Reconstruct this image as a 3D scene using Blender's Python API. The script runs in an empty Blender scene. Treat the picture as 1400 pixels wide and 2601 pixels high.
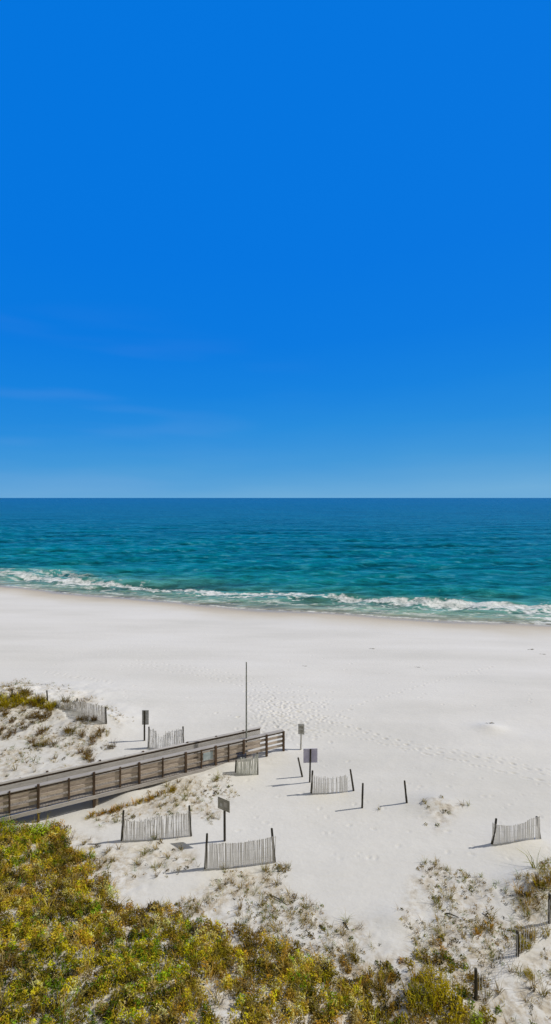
import bpy, math, random
import numpy as np
from mathutils import Vector, Matrix

random.seed(7)
RNG = np.random.default_rng(7)
scene = bpy.context.scene
COL = scene.collection
CAM_H, FOC, CX, HY = 16.0, 1300.0, 700.0, 1264.0     # survey of the place: eye height and view angles
SEA_Z = -2.0

# ------------------------------------------------------------------ helpers
def tag(o, label=None, cat=None, group=None, kind=None):
    if label: o['label'] = label
    if cat: o['category'] = cat
    if group: o['group'] = group
    if kind: o['kind'] = kind
    return o

def empty(name, loc, rz=0.0):
    o = bpy.data.objects.new(name, None)
    o.empty_display_size = 0.2
    o.location = loc
    o.rotation_euler = (0, 0, rz)
    COL.objects.link(o)
    return o

def link_mesh(name, me, mat, parent=None, loc=None):
    o = bpy.data.objects.new(name, me)
    COL.objects.link(o)
    if mat: me.materials.append(mat)
    if parent: o.parent = parent
    if loc is not None: o.location = loc
    return o

class MB:
    """collects boxes, bars and tubes into one mesh"""
    def __init__(s): s.v, s.f = [], []
    def add(s, vs, fs):
        n = len(s.v)
        s.v += [tuple(v) for v in vs]
        s.f += [tuple(i + n for i in f) for f in fs]
    def box(s, lo, hi):
        x0, y0, z0 = lo; x1, y1, z1 = hi
        s.add([(x0,y0,z0),(x1,y0,z0),(x1,y1,z0),(x0,y1,z0),(x0,y0,z1),(x1,y0,z1),(x1,y1,z1),(x0,y1,z1)],
              [(0,3,2,1),(4,5,6,7),(0,1,5,4),(1,2,6,5),(2,3,7,6),(3,0,4,7)])
    def bar(s, a, b, w, h, up=(0,0,1), ch=0.12):
        """beam from a to b, w across, h along up, with chamfered long edges"""
        a, b, up = Vector(a), Vector(b), Vector(up)
        d = (b - a).normalized(); sd = d.cross(up).normalized(); u = sd.cross(d).normalized()
        c = min(w, h) * ch
        prof = [(-w/2+c,-h/2),(w/2-c,-h/2),(w/2,-h/2+c),(w/2,h/2-c),(w/2-c,h/2),(-w/2+c,h/2),(-w/2,h/2-c),(-w/2,-h/2+c)]
        n = len(prof)
        vs = [a + sd*p + u*q for p, q in prof] + [b + sd*p + u*q for p, q in prof]
        fs = [(i, (i+1) % n, (i+1) % n + n, i + n) for i in range(n)]
        fs += [tuple(range(n-1, -1, -1)), tuple(range(n, 2*n))]
        s.add(vs, fs)
    def tube(s, pts, rads, n=8, wob=0.0):
        pts = [Vector(p) for p in pts]
        vs, fs = [], []
        d = (pts[-1] - pts[0]).normalized()
        e1 = d.cross(Vector((0.31, 1, 0.17))).normalized(); e2 = d.cross(e1)
        for p, r in zip(pts, rads):
            for k in range(n):
                t = 2*math.pi*k/n
                rr = r * (1 + random.uniform(-wob, wob))
                vs.append(p + e1*math.cos(t)*rr + e2*math.sin(t)*rr)
        m = len(pts)
        for i in range(m-1):
            for k in range(n):
                fs.append((i*n+k, i*n+(k+1) % n, (i+1)*n+(k+1) % n, (i+1)*n+k))
        fs.append(tuple(range(n-1, -1, -1))); fs.append(tuple(range((m-1)*n, m*n)))
        s.add(vs, fs)
    def mesh(s, name, origin=None):
        me = bpy.data.meshes.new(name)
        v = s.v if origin is None else [(a-origin[0], b-origin[1], c-origin[2]) for a, b, c in s.v]
        me.from_pydata(v, [], s.f); me.update()
        return me
    def build(s, name, mat, parent=None, origin=None, loc=None):
        return link_mesh(name, s.mesh(name, origin), mat, parent, loc)

def big_mesh(name, verts, faces4, attrs=None, colors=None, smooth=False):
    """numpy mesh of quads"""
    me = bpy.data.meshes.new(name)
    nv, nf = len(verts), len(faces4)
    me.vertices.add(nv); me.loops.add(nf*4); me.polygons.add(nf)
    me.vertices.foreach_set('co', np.ascontiguousarray(verts, dtype=np.float32).ravel())
    me.loops.foreach_set('vertex_index', np.ascontiguousarray(faces4, dtype=np.int32).ravel())
    me.polygons.foreach_set('loop_start', np.arange(0, nf*4, 4, dtype=np.int32))
    me.polygons.foreach_set('loop_total', np.full(nf, 4, dtype=np.int32))
    if smooth: me.polygons.foreach_set('use_smooth', np.ones(nf, dtype=bool))
    me.update(calc_edges=True)
    for k, a in (attrs or {}).items():
        at = me.attributes.new(k, 'FLOAT', 'POINT'); at.data.foreach_set('value', np.ascontiguousarray(a, dtype=np.float32))
    if colors is not None:
        at = me.attributes.new('Col', 'FLOAT_COLOR', 'POINT')
        c = np.ones((nv, 4), dtype=np.float32); c[:, :3] = colors
        at.data.foreach_set('color', c.ravel())
    return me

def smooth01(t):
    t = np.clip(t, 0, 1); return t*t*(3-2*t)

def _hash(ix, iy, seed):
    h = (ix.astype(np.int64)*374761393 + iy.astype(np.int64)*668265263 + seed*1442695041) & 0x7fffffff
    h = ((h ^ (h >> 13)) * 1274126177) & 0x7fffffff
    return ((h ^ (h >> 16)) & 0xffff) / 65535.0

def vnoise(x, y, seed=0):
    x = np.asarray(x, dtype=float); y = np.asarray(y, dtype=float)
    ix, iy = np.floor(x), np.floor(y); fx, fy = x-ix, y-iy
    ux, uy = fx*fx*(3-2*fx), fy*fy*(3-2*fy)
    a = _hash(ix, iy, seed); b = _hash(ix+1, iy, seed); c = _hash(ix, iy+1, seed); d = _hash(ix+1, iy+1, seed)
    return a + (b-a)*ux + (c-a)*uy + (a-b-c+d)*ux*uy

def fbm(x, y, seed=0, oct=4):
    s, a, t = 0.0, 0.5, 0.0
    for k in range(oct):
        s = s + a*vnoise(x*2**k + 17.3*k, y*2**k - 9.1*k, seed+k); t += a; a *= 0.5
    return s/t

def poly_sd(x, y, poly):
    """signed distance to a polygon, positive inside"""
    P = np.asarray(poly, dtype=float); x = np.asarray(x, dtype=float); y = np.asarray(y, dtype=float)
    best = np.full(x.shape, 1e9); inside = np.zeros(x.shape, dtype=bool)
    n = len(P)
    for i in range(n):
        ax, ay = P[i]; bx, by = P[(i+1) % n]
        dx, dy = bx-ax, by-ay
        t = np.clip(((x-ax)*dx + (y-ay)*dy)/(dx*dx+dy*dy+1e-12), 0, 1)
        best = np.minimum(best, np.hypot(x-ax-t*dx, y-ay-t*dy))
        cond = ((ay > y) != (by > y))
        with np.errstate(divide='ignore', invalid='ignore'):
            xi = (bx-ax)*(y-ay)/(by-ay + 1e-12) + ax
        inside ^= cond & (x < xi)
    return np.where(inside, best, -best)

# ------------------------------------------------------------------ materials
def new_mat(name):
    m = bpy.data.materials.new(name); m.use_nodes = True
    nt = m.node_tree; nt.nodes.clear()
    out = nt.nodes.new('ShaderNodeOutputMaterial')
    b = nt.nodes.new('ShaderNodeBsdfPrincipled')
    nt.links.new(b.outputs[0], out.inputs[0])
    return m, nt, b, out

def N(nt, t, **kw):
    n = nt.nodes.new(t)
    for k, v in kw.items(): setattr(n, k, v)
    return n

def ramp(nt, stops, fac=None, interp='LINEAR'):
    r = N(nt, 'ShaderNodeValToRGB'); r.color_ramp.interpolation = interp
    e = r.color_ramp.elements
    while len(e) < len(stops): e.new(0.5)
    for el, (p, c) in zip(e, stops):
        el.position = p; el.color = (*c, 1) if len(c) == 3 else c
    if fac is not None: nt.links.new(fac, r.inputs[0])
    return r

def noise(nt, scale, vec=None, detail=3.0, rough=0.55, dist=0.0):
    n = N(nt, 'ShaderNodeTexNoise')
    n.inputs['Scale'].default_value = scale; n.inputs['Detail'].default_value = detail
    n.inputs['Roughness'].default_value = rough; n.inputs['Distortion'].default_value = dist
    if vec is not None: nt.links.new(vec, n.inputs['Vector'])
    return n

def mapping(nt, src, scale=(1,1,1), rot=(0,0,0)):
    m = N(nt, 'ShaderNodeMapping')
    m.inputs['Scale'].default_value = scale; m.inputs['Rotation'].default_value = rot
    nt.links.new(src, m.inputs['Vector']); return m.outputs[0]

def math_n(nt, op, a, b=None, c=None, clamp=False):
    m = N(nt, 'ShaderNodeMath', operation=op, use_clamp=clamp)
    for i, v in enumerate((a, b, c)):
        if v is None: continue
        if isinstance(v, (int, float)): m.inputs[i].default_value = v
        else: nt.links.new(v, m.inputs[i])
    return m.outputs[0]

def mix_rgb(nt, fac, a, b, mode='MIX'):
    m = N(nt, 'ShaderNodeMix', data_type='RGBA', blend_type=mode)
    if isinstance(fac, (int, float)): m.inputs[0].default_value = fac
    else: nt.links.new(fac, m.inputs[0])
    for idx, v in ((6, a), (7, b)):
        if isinstance(v, tuple): m.inputs[idx].default_value = (*v, 1)
        else: nt.links.new(v, m.inputs[idx])
    return m.outputs[2]

def map_range(nt, v, a, b, c=0.0, d=1.0, smooth=True):
    m = N(nt, 'ShaderNodeMapRange', interpolation_type='SMOOTHSTEP' if smooth else 'LINEAR')
    nt.links.new(v, m.inputs[0])
    for i, x in enumerate((a, b, c, d)): m.inputs[i+1].default_value = x
    return m.outputs[0]

def attr(nt, name):
    a = N(nt, 'ShaderNodeAttribute'); a.attribute_name = name; return a

def bump(nt, h, bsdf, strength, dist, normal=None):
    b = N(nt, 'ShaderNodeBump'); b.inputs['Strength'].default_value = strength; b.inputs['Distance'].default_value = dist
    nt.links.new(h, b.inputs['Height'])
    if normal is not None: nt.links.new(normal, b.inputs['Normal'])
    if bsdf is not None: nt.links.new(b.outputs[0], bsdf.inputs['Normal'])
    return b.outputs[0]

def wood_mat(name, dark, mid, light, axis_scale=(1.2, 14, 14), rough=0.85, per_obj=0.12):
    m, nt, b, _ = new_mat(name)
    tc = N(nt, 'ShaderNodeTexCoord')
    v = mapping(nt, tc.outputs['Object'], axis_scale)
    n1 = noise(nt, 2.2, v, 5, 0.6, 0.4)
    n2 = noise(nt, 0.9, tc.outputs['Object'], 2, 0.5)
    f = math_n(nt, 'ADD', math_n(nt, 'MULTIPLY', n1.outputs[0], 0.7), math_n(nt, 'MULTIPLY', n2.outputs[0], 0.3))
    c = ramp(nt, [(0.30, dark), (0.5, mid), (0.70, light)], f)
    oi = N(nt, 'ShaderNodeObjectInfo')
    var = map_range(nt, oi.outputs['Random'], 0, 1, 1-per_obj, 1+per_obj, False)
    hsv = N(nt, 'ShaderNodeHueSaturation'); nt.links.new(c.outputs[0], hsv.inputs['Color']); nt.links.new(var, hsv.inputs['Value'])
    nt.links.new(hsv.outputs[0], b.inputs['Base Color'])
    b.inputs['Roughness'].default_value = rough; b.inputs['Specular IOR Level'].default_value = 0.2
    bump(nt, n1.outputs[0], b, 0.4, 0.01)
    return m

def paint_mat(name, c1, c2, scale=4.0, rough=0.6, metal=0.0):
    m, nt, b, _ = new_mat(name)
    tc = N(nt, 'ShaderNodeTexCoord')
    n = noise(nt, scale, tc.outputs['Object'], 4, 0.6)
    c = ramp(nt, [(0.35, c1), (0.65, c2)], n.outputs[0])
    nt.links.new(c.outputs[0], b.inputs['Base Color'])
    b.inputs['Roughness'].default_value = rough; b.inputs['Metallic'].default_value = metal
    return m

def leaf_mat(name, transl=0.35, rough=0.7):
    m, nt, b, out = new_mat(name)
    a = attr(nt, 'Col')
    tc = N(nt, 'ShaderNodeTexCoord')
    n = noise(nt, 9.0, tc.outputs['Object'], 2)
    v = map_range(nt, n.outputs[0], 0.3, 0.7, 0.8, 1.2, False)
    hsv = N(nt, 'ShaderNodeHueSaturation'); nt.links.new(a.outputs['Color'], hsv.inputs['Color']); nt.links.new(v, hsv.inputs['Value'])
    nt.links.new(hsv.outputs[0], b.inputs['Base Color'])
    b.inputs['Roughness'].default_value = rough; b.inputs['Specular IOR Level'].default_value = 0.15
    tr = N(nt, 'ShaderNodeBsdfTranslucent'); nt.links.new(hsv.outputs[0], tr.inputs[0])
    mx = N(nt, 'ShaderNodeMixShader'); mx.inputs[0].default_value = transl
    nt.links.new(b.outputs[0], mx.inputs[1]); nt.links.new(tr.outputs[0], mx.inputs[2]); nt.links.new(mx.outputs[0], out.inputs[0])
    return m

M_post = wood_mat('post_wood', (0.022,0.02,0.014), (0.05,0.045,0.034), (0.10,0.088,0.068), (8, 8, 0.8))
M_slat = wood_mat('slat_wood', (0.58,0.565,0.54), (0.70,0.685,0.66), (0.78,0.765,0.74), (6, 6, 0.6))
M_deck = wood_mat('deck_wood', (0.17,0.15,0.13), (0.27,0.245,0.22), (0.36,0.34,0.31), (1.5, 1.5, 8))
M_cap = wood_mat('cap_wood', (0.25,0.235,0.22), (0.37,0.35,0.33), (0.50,0.48,0.455), (1.0, 9, 9))
M_board = wood_mat('board_wood', (0.20,0.165,0.13), (0.40,0.335,0.27), (0.60,0.53,0.45), (1.0, 9, 9))
M_far = wood_mat('far_rail_wood', (0.42,0.40,0.37), (0.62,0.60,0.57), (0.74,0.72,0.69), (1.0, 9, 9))
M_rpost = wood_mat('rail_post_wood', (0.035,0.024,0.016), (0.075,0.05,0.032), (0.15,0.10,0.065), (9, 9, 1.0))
M_metal = paint_mat('dull_metal', (0.16,0.17,0.15), (0.24,0.25,0.22), 6, 0.5, 0.2)
M_signback = paint_mat('sign_back_metal', (0.40,0.385,0.50), (0.50,0.485,0.60), 3, 0.5, 0.0)
M_signdark = paint_mat('sign_weathered_board', (0.22,0.21,0.175), (0.38,0.365,0.32), 5, 0.8)
M_signgrey = paint_mat('sign_grey_face', (0.34,0.34,0.32), (0.54,0.54,0.52), 9, 0.7)
M_paper = paint_mat('paper_notice', (0.36,0.34,0.31), (0.52,0.50,0.46), 8, 0.8)
M_pale = paint_mat('pale_post_paint', (0.42,0.41,0.38), (0.58,0.57,0.53), 4, 0.7)
M_navy = paint_mat('navy_plastic', (0.012,0.016,0.035), (0.05,0.06,0.10), 5, 0.5)
M_bluegrey = paint_mat('bluegrey_plastic', (0.27,0.33,0.35), (0.40,0.46,0.47), 4, 0.6)
M_netting = paint_mat('sand_caked_wood', (0.50,0.51,0.45), (0.66,0.67,0.61), 3, 0.9)
M_veg = leaf_mat('dune_foliage')

# ------------------------------------------------------------------ ground shape
SHX = np.array([-400, -120, -55.8, -24.4, 0, 38.7, 120, 400.0])
SHY = np.array([232, 129, 103.5, 90.7, 80.7, 71.6, 57, 20.0])
def shore(x):
    s = np.zeros_like(np.asarray(x, dtype=float))
    for d in (-9, -4.5, 0, 4.5, 9): s = s + np.interp(np.asarray(x, dtype=float)+d, SHX, SHY)
    return s/5 + 0.5*np.sin(np.asarray(x)*0.21) + 0.35*np.sin(np.asarray(x)*0.087+1.0)

def P0(px, py, z=0.0):
    """surveyed point at height z for a direction in the picture"""
    d = FOC*(CAM_H-z)/(py-HY); return ((px-CX)/FOC*d, d)

VEG = [P0(*p) for p in [(-420,2085),(0,2096),(110,2100),(178,2104),(196,2165),(250,2225),(330,2285),(420,2322),(505,2335),(560,2362),(640,2372),(720,2405),
        (800,2440),(870,2475),(915,2520),(935,2600),(960,2700),(1010,2950),(0,3300),(-900,3100),(-1500,2700)]]
CLUMP = [P0(*p) for p in [(1010,2520),(1045,2462),(1090,2450),(1150,2490),(1205,2540),(1220,2590),(1200,2680),(1080,2720),(1000,2660),(985,2580)]]

A_X, A_Y = -11.98, 25.62
LEAFY = [P0(*p) for p in [(860,2435),(950,2455),(1010,2425),(1070,2405),(1125,2395),(1190,2455),(1225,2545),(1290,2590),(1350,2700),(1350,2950),(900,2950),(920,2600),(905,2510)]]

def ground(x, y):
    x = np.asarray(x, dtype=float); y = np.asarray(y, dtype=float)
    sd = (shore(x)-y)*0.94
    z = np.where(sd > 0, SEA_Z + 1.95*(1-np.exp(-np.maximum(sd, 0)/13.0)), np.maximum(SEA_Z + 0.09*sd, -9))
    veg = poly_sd(x, y, VEG)
    near = smooth01((46-y)/10)
    z = z + 0.85*smooth01((veg+0.6)/5.0) + 0.25*smooth01(poly_sd(x, y, CLUMP)/1.2+0.3)
    z = z + 0.06*(fbm(x*0.5, y*0.5, 3, 3)-0.5)*near + 0.16*(fbm(x*0.16, y*0.16, 11, 2)-0.5)*smooth01((60-y)/15)
    # hummock behind the boardwalk
    hx, hy = (x+20.5)/6.2, (y-39.2)/3.6
    hum = np.exp(-(hx*hx+hy*hy))
    z = z + 1.35*hum + 0.75*hum*(fbm(x*1.0, y*1.0, 5, 4)-0.5)
    z = z + 0.5*np.exp(-(((x+12.5)/2.6)**2+((y-36.2)/2.2)**2))*(0.7+0.6*fbm(x*1.1, y*1.1, 8, 2))
    # sand spilled against the boardwalk foot and around the buried fence panel
    z = z + 0.36*np.exp(-(((x+3.0)/1.7)**2+((y-30.4)/0.9)**2)) + 0.26*np.exp(-(((x+5.0)/2.0)**2+((y-29.0)/0.8)**2))
    z = z + 0.22*np.exp(-(((x+0.3)/1.6)**2+((y-32.6)/0.9)**2))
    sw = (x-A_X)*.879+(y-A_Y)*.477; tw = -(x-A_X)*.477+(y-A_Y)*.879
    z = z - 0.22*np.exp(-((tw-.2)/1.1)**2)*smooth01((5.2-sw)/2.5)*smooth01((sw+1.5)/2)
    # low heaps
    for hxp, hyp, a, r in ((1110,2040,0.22,1.1),(1245,1845,0.22,1.0),(1380,2260,0.5,1.6),(1330,2130,0.12,1.2),(330,2020,0.2,1.2),(440,2035,0.22,1.0),(1010,2335,0.12,0.8)):
        gx, gy = P0(hxp, hyp)
        z = z + a*np.exp(-(((x-gx)/r)**2+((y-gy)/(r*0.7))**2))
    # small trodden lumps in the scrubby sand
    scr = scrub_mask(x, y)
    z = z + scr*0.12*(fbm(x*2.4, y*2.4, 21, 4)-0.5)
    return z

SCRUB = [  # scrubby zones: polygon in survey directions, density per square metre
    ('foot', [(215,2075),(330,2035),(450,1985),(540,1960),(590,1985),(600,2040),(540,2075),(480,2070),(320,2075),(250,2110)], 5.0),
    ('mid', [(190,2110),(300,2140),(420,2150),(500,2155),(510,2210),(430,2225),(330,2290),(250,2225),(200,2165)], 4.0),
    ('front', [(400,2315),(500,2250),(600,2200),(700,2210),(760,2290),(860,2330),(960,2340),(1010,2400),(1000,2500),(930,2520),(860,2465),(780,2430),(640,2370),(505,2330)], 12.0),
    ('right', [(1040,2230),(1110,2180),(1200,2230),(1300,2250),(1400,2190),(1400,2330),(1310,2420),(1210,2530),(1210,2600),(1000,2600),(1000,2480),(1020,2400),(1010,2340)], 12.0),
    ('corner', [(1225,2540),(1310,2440),(1420,2360),(1500,2500),(1500,2700),(1200,2700)], 6.0),
    ('hummock', [(0,1785),(120,1800),(200,1810),(270,1860),(280,1900),(200,1945),(140,1900),(0,1880),(-120,1860),(-120,1800)], 8.0),
    ('hollow', [(-60,1890),(140,1905),(200,1945),(120,1965),(0,1985),(-60,1990)], 4.0),
    ('heap', [(1060,2035),(1110,2025),(1170,2045),(1150,2080),(1110,2110),(1075,2070)], 4),
    ('crest', [(-60,1735),(60,1725),(130,1745),(230,1775),(330,1840),(300,1860),(250,1815),(130,1780),(-60,1770)], 1.6),
]
SCRUB_W = [(n, [P0(*p) for p in pl], d) for n, pl, d in SCRUB]
def scrub_mask(x, y):
    m = np.zeros(np.asarray(x).shape)
    for n, pl, d in SCRUB_W:
        m = np.maximum(m, smooth01(poly_sd(x, y, pl)/0.9+0.4)*(1.0 if d > 2 else 0.6))
    return m

def gz(x, y): return float(ground(np.array([x]), np.array([y]))[0])

def on_ground(px, py):
    """walk a line of sight to the ground"""
    z = 0.0
    for _ in range(25):
        x, y = P0(px, py, z); z = 0.5*z + 0.5*gz(x, y)
    x, y = P0(px, py, z); return Vector((x, y, z))

def above(base, px, py):
    """point at the depth of base"""
    d = base.y; return Vector(((px-CX)/FOC*d, d, CAM_H-(py-HY)/FOC*d))

# ------------------------------------------------------------------ footprints
FP = []
def trail(pts, step=0.66, people=1, spread=0.3):
    w = [Vector((*P0(*p, -0.1), 0)) for p in pts]
    for k in range(people):
        off = random.uniform(-spread, spread) if people > 1 else 0
        side = 1; carry = random.uniform(0, step)
        for a, b in zip(w[:-1], w[1:]):
            d = (b-a); L = d.length; d.normalize(); n = Vector((-d.y, d.x, 0)); t = carry
            while t < L:
                p = a + d*t + n*(off + side*0.11 + random.uniform(-.05, .05))
                FP.append((p.x, p.y, math.atan2(d.y, d.x)+random.uniform(-.2, .2), random.uniform(.8, 1.1))); side = -side; t += step*random.uniform(.9, 1.1)
            carry = t - L
trail([(640,1765),(700,1790),(790,1812),(900,1845),(1050,1888),(1220,1920),(1460,1975)], 0.7, 3, 0.45)
trail([(730,1860),(860,1862),(1000,1895),(1220,1950),(1460,2010)], 0.7, 2, 0.5)
trail([(720,1890),(690,1800),(640,1730),(500,1700),(330,1680)], 0.7, 3, 1.1)
trail([(725,1885),(900,1790),(1200,1700),(1460,1640)], 0.75, 1)
trail([(300,1730),(120,1700),(-60,1690)], 0.75, 2, .8)
for _ in range(420):
    t = random.random(); px = random.gauss(735, 62); py = random.gauss(1815, 34)
    if 1730 < py < 1900: 
        x, y = P0(px, py, -.1); FP.append((x, y, random.uniform(0, 6.28), random.uniform(.7, 1.15)))
for _ in range(110):
    px, py = random.uniform(600, 1400), random.uniform(1880, 2180)
    x, y = P0(px, py, 0); FP.append((x, y, random.uniform(0, 6.28), random.uniform(.5, .9)))
for _ in range(130):
    px, py = random.uniform(0, 1400), random.uniform(1640, 1800)
    x, y = P0(px, py, -.2); FP.append((x, y, random.uniform(0, 6.28), random.uniform(.6, 1.0)))

# ------------------------------------------------------------------ beach sheet
def axis(lo, hi, step, far_lo, far_hi, g=1.18):
    a = list(np.arange(lo, hi, step)); s = step; v = a[-1]
    while v < far_hi: s *= g; v += s; a.append(v)
    s = step; v = a[0]; pre = []
    while v > far_lo: s *= g; v -= s; pre.append(v)
    return np.array(pre[::-1] + a)
gx = axis(-22, 22, 0.08, -420, 420)
gy = list(np.arange(13.5, 40, 0.075))
while gy[-1] < 62: gy.append(gy[-1]+0.075*(gy[-1]/40)**2)
PRE = []; v = 13.5; st_ = 0.075
while v > -60: st_ *= 1.18; v -= st_; PRE.insert(0, v)
POST = []; v = gy[-1]; st_ = gy[-1]-gy[-2]
while v < 300: st_ *= 1.12; v += st_; POST.append(v)
gy = np.array(PRE + gy + POST)
X, Y = np.meshgrid(gx, gy); Z = ground(X, Y)
for (fx, fy, fa, fs) in FP:
    if not (-21.5 < fx < 21.5 and 14 < fy < 60): continue
    i0, i1 = np.searchsorted(gx, (fx-.5, fx+.5)); j0, j1 = np.searchsorted(gy, (fy-.5, fy+.5))
    if i1 <= i0 or j1 <= j0: continue
    xs, ys = X[j0:j1, i0:i1]-fx, Y[j0:j1, i0:i1]-fy
    u = xs*math.cos(fa)+ys*math.sin(fa); v = -xs*math.sin(fa)+ys*math.cos(fa)
    r = np.sqrt((u/(.17*fs))**2+(v/(.10*fs))**2)
    Z[j0:j1, i0:i1] += fs*(-0.036*np.exp(-r*r) + 0.014*np.exp(-((r-1.5)/.5)**2))
sdv = (shore(X)-Y)*0.94
litter = np.clip(smooth01(poly_sd(X, Y, VEG)/1.2+0.35) + 0.95*smooth01(poly_sd(X, Y, LEAFY)/.6+0.5) + 0.85*scrub_mask(X, Y)*smooth01((fbm(X*.8, Y*.8, 31, 3)-.25)/.4), 0, 1)
ny_, nx_ = X.shape
idx = np.arange(ny_*nx_).reshape(ny_, nx_)
F = np.stack([idx[:-1,:-1], idx[:-1,1:], idx[1:,1:], idx[1:,:-1]], -1).reshape(-1, 4)
me = big_mesh('beach', np.stack([X, Y, Z], -1).reshape(-1, 3), F, {'inland': sdv.ravel(), 'litter': litter.ravel()}, smooth=True)

def sand_mat():
    m, nt, b, _ = new_mat('white_sand')
    geo = N(nt, 'ShaderNodeNewGeometry'); pos = geo.outputs['Position']
    inland = attr(nt, 'inland').outputs['Fac']; lit = attr(nt, 'litter').outputs['Fac']
    big = noise(nt, 0.10, mapping(nt, pos, (0.55, 1.6, 1), (0, 0, math.radians(22))), 4, 0.55)
    streak = noise(nt, 0.55, mapping(nt, pos, (0.10, 1.0, 1), (0, 0, math.radians(20))), 4, 0.6)
    fine = noise(nt, 6.0, pos, 4, 0.65)
    grain = noise(nt, 60.0, pos, 2, 0.6)
    base = ramp(nt, [(0.28, (0.575,0.565,0.53)), (0.5, (0.635,0.622,0.59)), (0.72, (0.665,0.655,0.63))], big.outputs[0])
    v = math_n(nt, 'ADD', math_n(nt, 'MULTIPLY', streak.outputs[0], 0.14), math_n(nt, 'MULTIPLY', fine.outputs[0], 0.12))
    v = math_n(nt, 'ADD', v, math_n(nt, 'MULTIPLY', grain.outputs[0], 0.05))
    v = math_n(nt, 'ADD', v, 0.845)
    hsv = N(nt, 'ShaderNodeHueSaturation'); nt.links.new(base.outputs[0], hsv.inputs['Color']); nt.links.new(v, hsv.inputs['Value'])
    dune = map_range(nt, inland, 28, 58, 1.0, 0.95)
    hs2 = N(nt, 'ShaderNodeHueSaturation'); nt.links.new(hsv.outputs[0], hs2.inputs['Color']); nt.links.new(dune, hs2.inputs['Value']); hsv = hs2
    wm = mix_rgb(nt, map_range(nt, inland, 25, 58, 0, 1), (1.0,1.0,1.0), (1.0,.995,.965))
    class _W: outputs = [mix_rgb(nt, 1.0, hsv.outputs[0], wm, 'MULTIPLY')]
    hsv = _W
    # damp strip by the water
    wob = noise(nt, 0.22, mapping(nt, pos, (0.5, 0.5, 1)), 3)
    edge = math_n(nt, 'ADD', inland, math_n(nt, 'MULTIPLY', math_n(nt, 'SUBTRACT', wob.outputs[0], 0.5), 7.0))
    wetc = ramp(nt, [(0.0, (0.36,0.32,0.25)), (0.30, (0.47,0.42,0.34)), (0.62, (0.56,0.525,0.455)), (1.0, (0.63,0.615,0.58))], map_range(nt, edge, 0.0, 13.0, 0, 1, False))
    c = mix_rgb(nt, map_range(nt, edge, 5.5, 15.0, 1, 0), hsv.outputs[0], wetc.outputs[0])
    # plant litter and trodden brown sand among the dune plants
    spots = noise(nt, 3.2, pos, 4, 0.7)
    lf = math_n(nt, 'MULTIPLY', lit, map_range(nt, spots.outputs[0], 0.38, 0.58))
    lc = ramp(nt, [(0.3, (0.24,0.185,0.11)), (0.5, (0.44,0.38,0.28)), (0.7, (0.56,0.51,0.42))], fine.outputs[0])
    c = mix_rgb(nt, math_n(nt, 'MULTIPLY', lf, 0.9), c, lc.outputs[0])
    nt.links.new(c, b.inputs['Base Color'])
    nt.links.new(map_range(nt, edge, 0.0, 5.0, 0.35, 0.95), b.inputs['Roughness'])
    b.inputs['Specular IOR Level'].default_value = 0.2
    rip = noise(nt, 3.0, mapping(nt, pos, (0.7, 1.6, 1), (0, 0, math.radians(35))), 4, 0.6)
    n1 = bump(nt, rip.outputs[0], None, 0.5, 0.05)
    n2 = bump(nt, fine.outputs[0], None, 0.4, 0.02, n1)
    nt.links.new(n2, b.inputs['Normal'])
    return m
tag(link_mesh('beach', me, sand_mat()), 'white sand beach with footprints', kind='structure')

# ------------------------------------------------------------------ sea
os_ = [-6.0]; s = 0.28
while os_[-1] < 34000:
    s = max(0.28, (os_[-1]+85)**2/(511*18)*0.30) if os_[-1] < 400 else s*1.06
    os_.append(os_[-1]+s)
O = np.array(os_); U = np.linspace(-1, 1, 620)
OO, UU = np.meshgrid(O, U, indexing='ij')
half = 62 + 0.75*np.maximum(OO, 0) + 160*smooth01((np.abs(UU)-0.8)/0.2)
WX = UU*half
w = np.exp(-np.maximum(OO, 0)/2500.0)
WY = shore(np.clip(WX, -600, 600))*w + 80*(1-w) + OO
def waves(x, y, o):
    z = np.zeros_like(x); rs = np.random.default_rng(5)
    fade_in = smooth01(o/12)
    for lam, amp, n, lim in ((26, .22, 3, 420), (13, .15, 4, 260), (7, .085, 6, 160), (3.6, .045, 6, 70)):
        f = fade_in*smooth01((lim-o)/(lim*.5))
        for k in range(n):
            a = math.radians(90+rs.normal(12, 16 if lam > 10 else 34)); kk = 2*math.pi/(lam*rs.uniform(.75, 1.3)); ph = rs.uniform(0, 6.28)
            wob = 1.6*np.sin(x*.021*rs.uniform(.6, 1.5)+rs.uniform(0, 6))
            t = kk*(x*math.cos(a)+y*math.sin(a))+ph+wob
            z += f*amp*(0.75*np.sin(t)+0.25*np.sin(2*t+.6))
    mod = 0.45+1.1*fbm(x*.035, y*.06, 41, 3)
    z *= mod
    # shore break: ridge that topples at the foam band, with a second low one behind
    wv = 2.2*(fbm(x*.06, y*0+3, 51, 3)-.5)*2
    c1 = 13.2+wv; c2 = 24+1.5*wv; c3 = 41-1.2*wv
    a1 = .35+.5*fbm(x*.05, y*0+9, 61, 2)
    z += .55*a1*np.exp(-((o-c1-1.2)/1.5)**2) + .30*fbm(x*.03, y*0, 71, 2)*2*np.exp(-((o-c2)/2.2)**2) + .36*fbm(x*.025+40, y*0, 73, 2)*np.exp(-((o-c3)/3.0)**2)
    z += .05*smooth01((o+1)/3)*np.exp(-((o-2.2)/1.6)**2)
    return z, wv
dz, wv = waves(WX, WY, OO)
WZ = SEA_Z + 0.02 + dz
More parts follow.
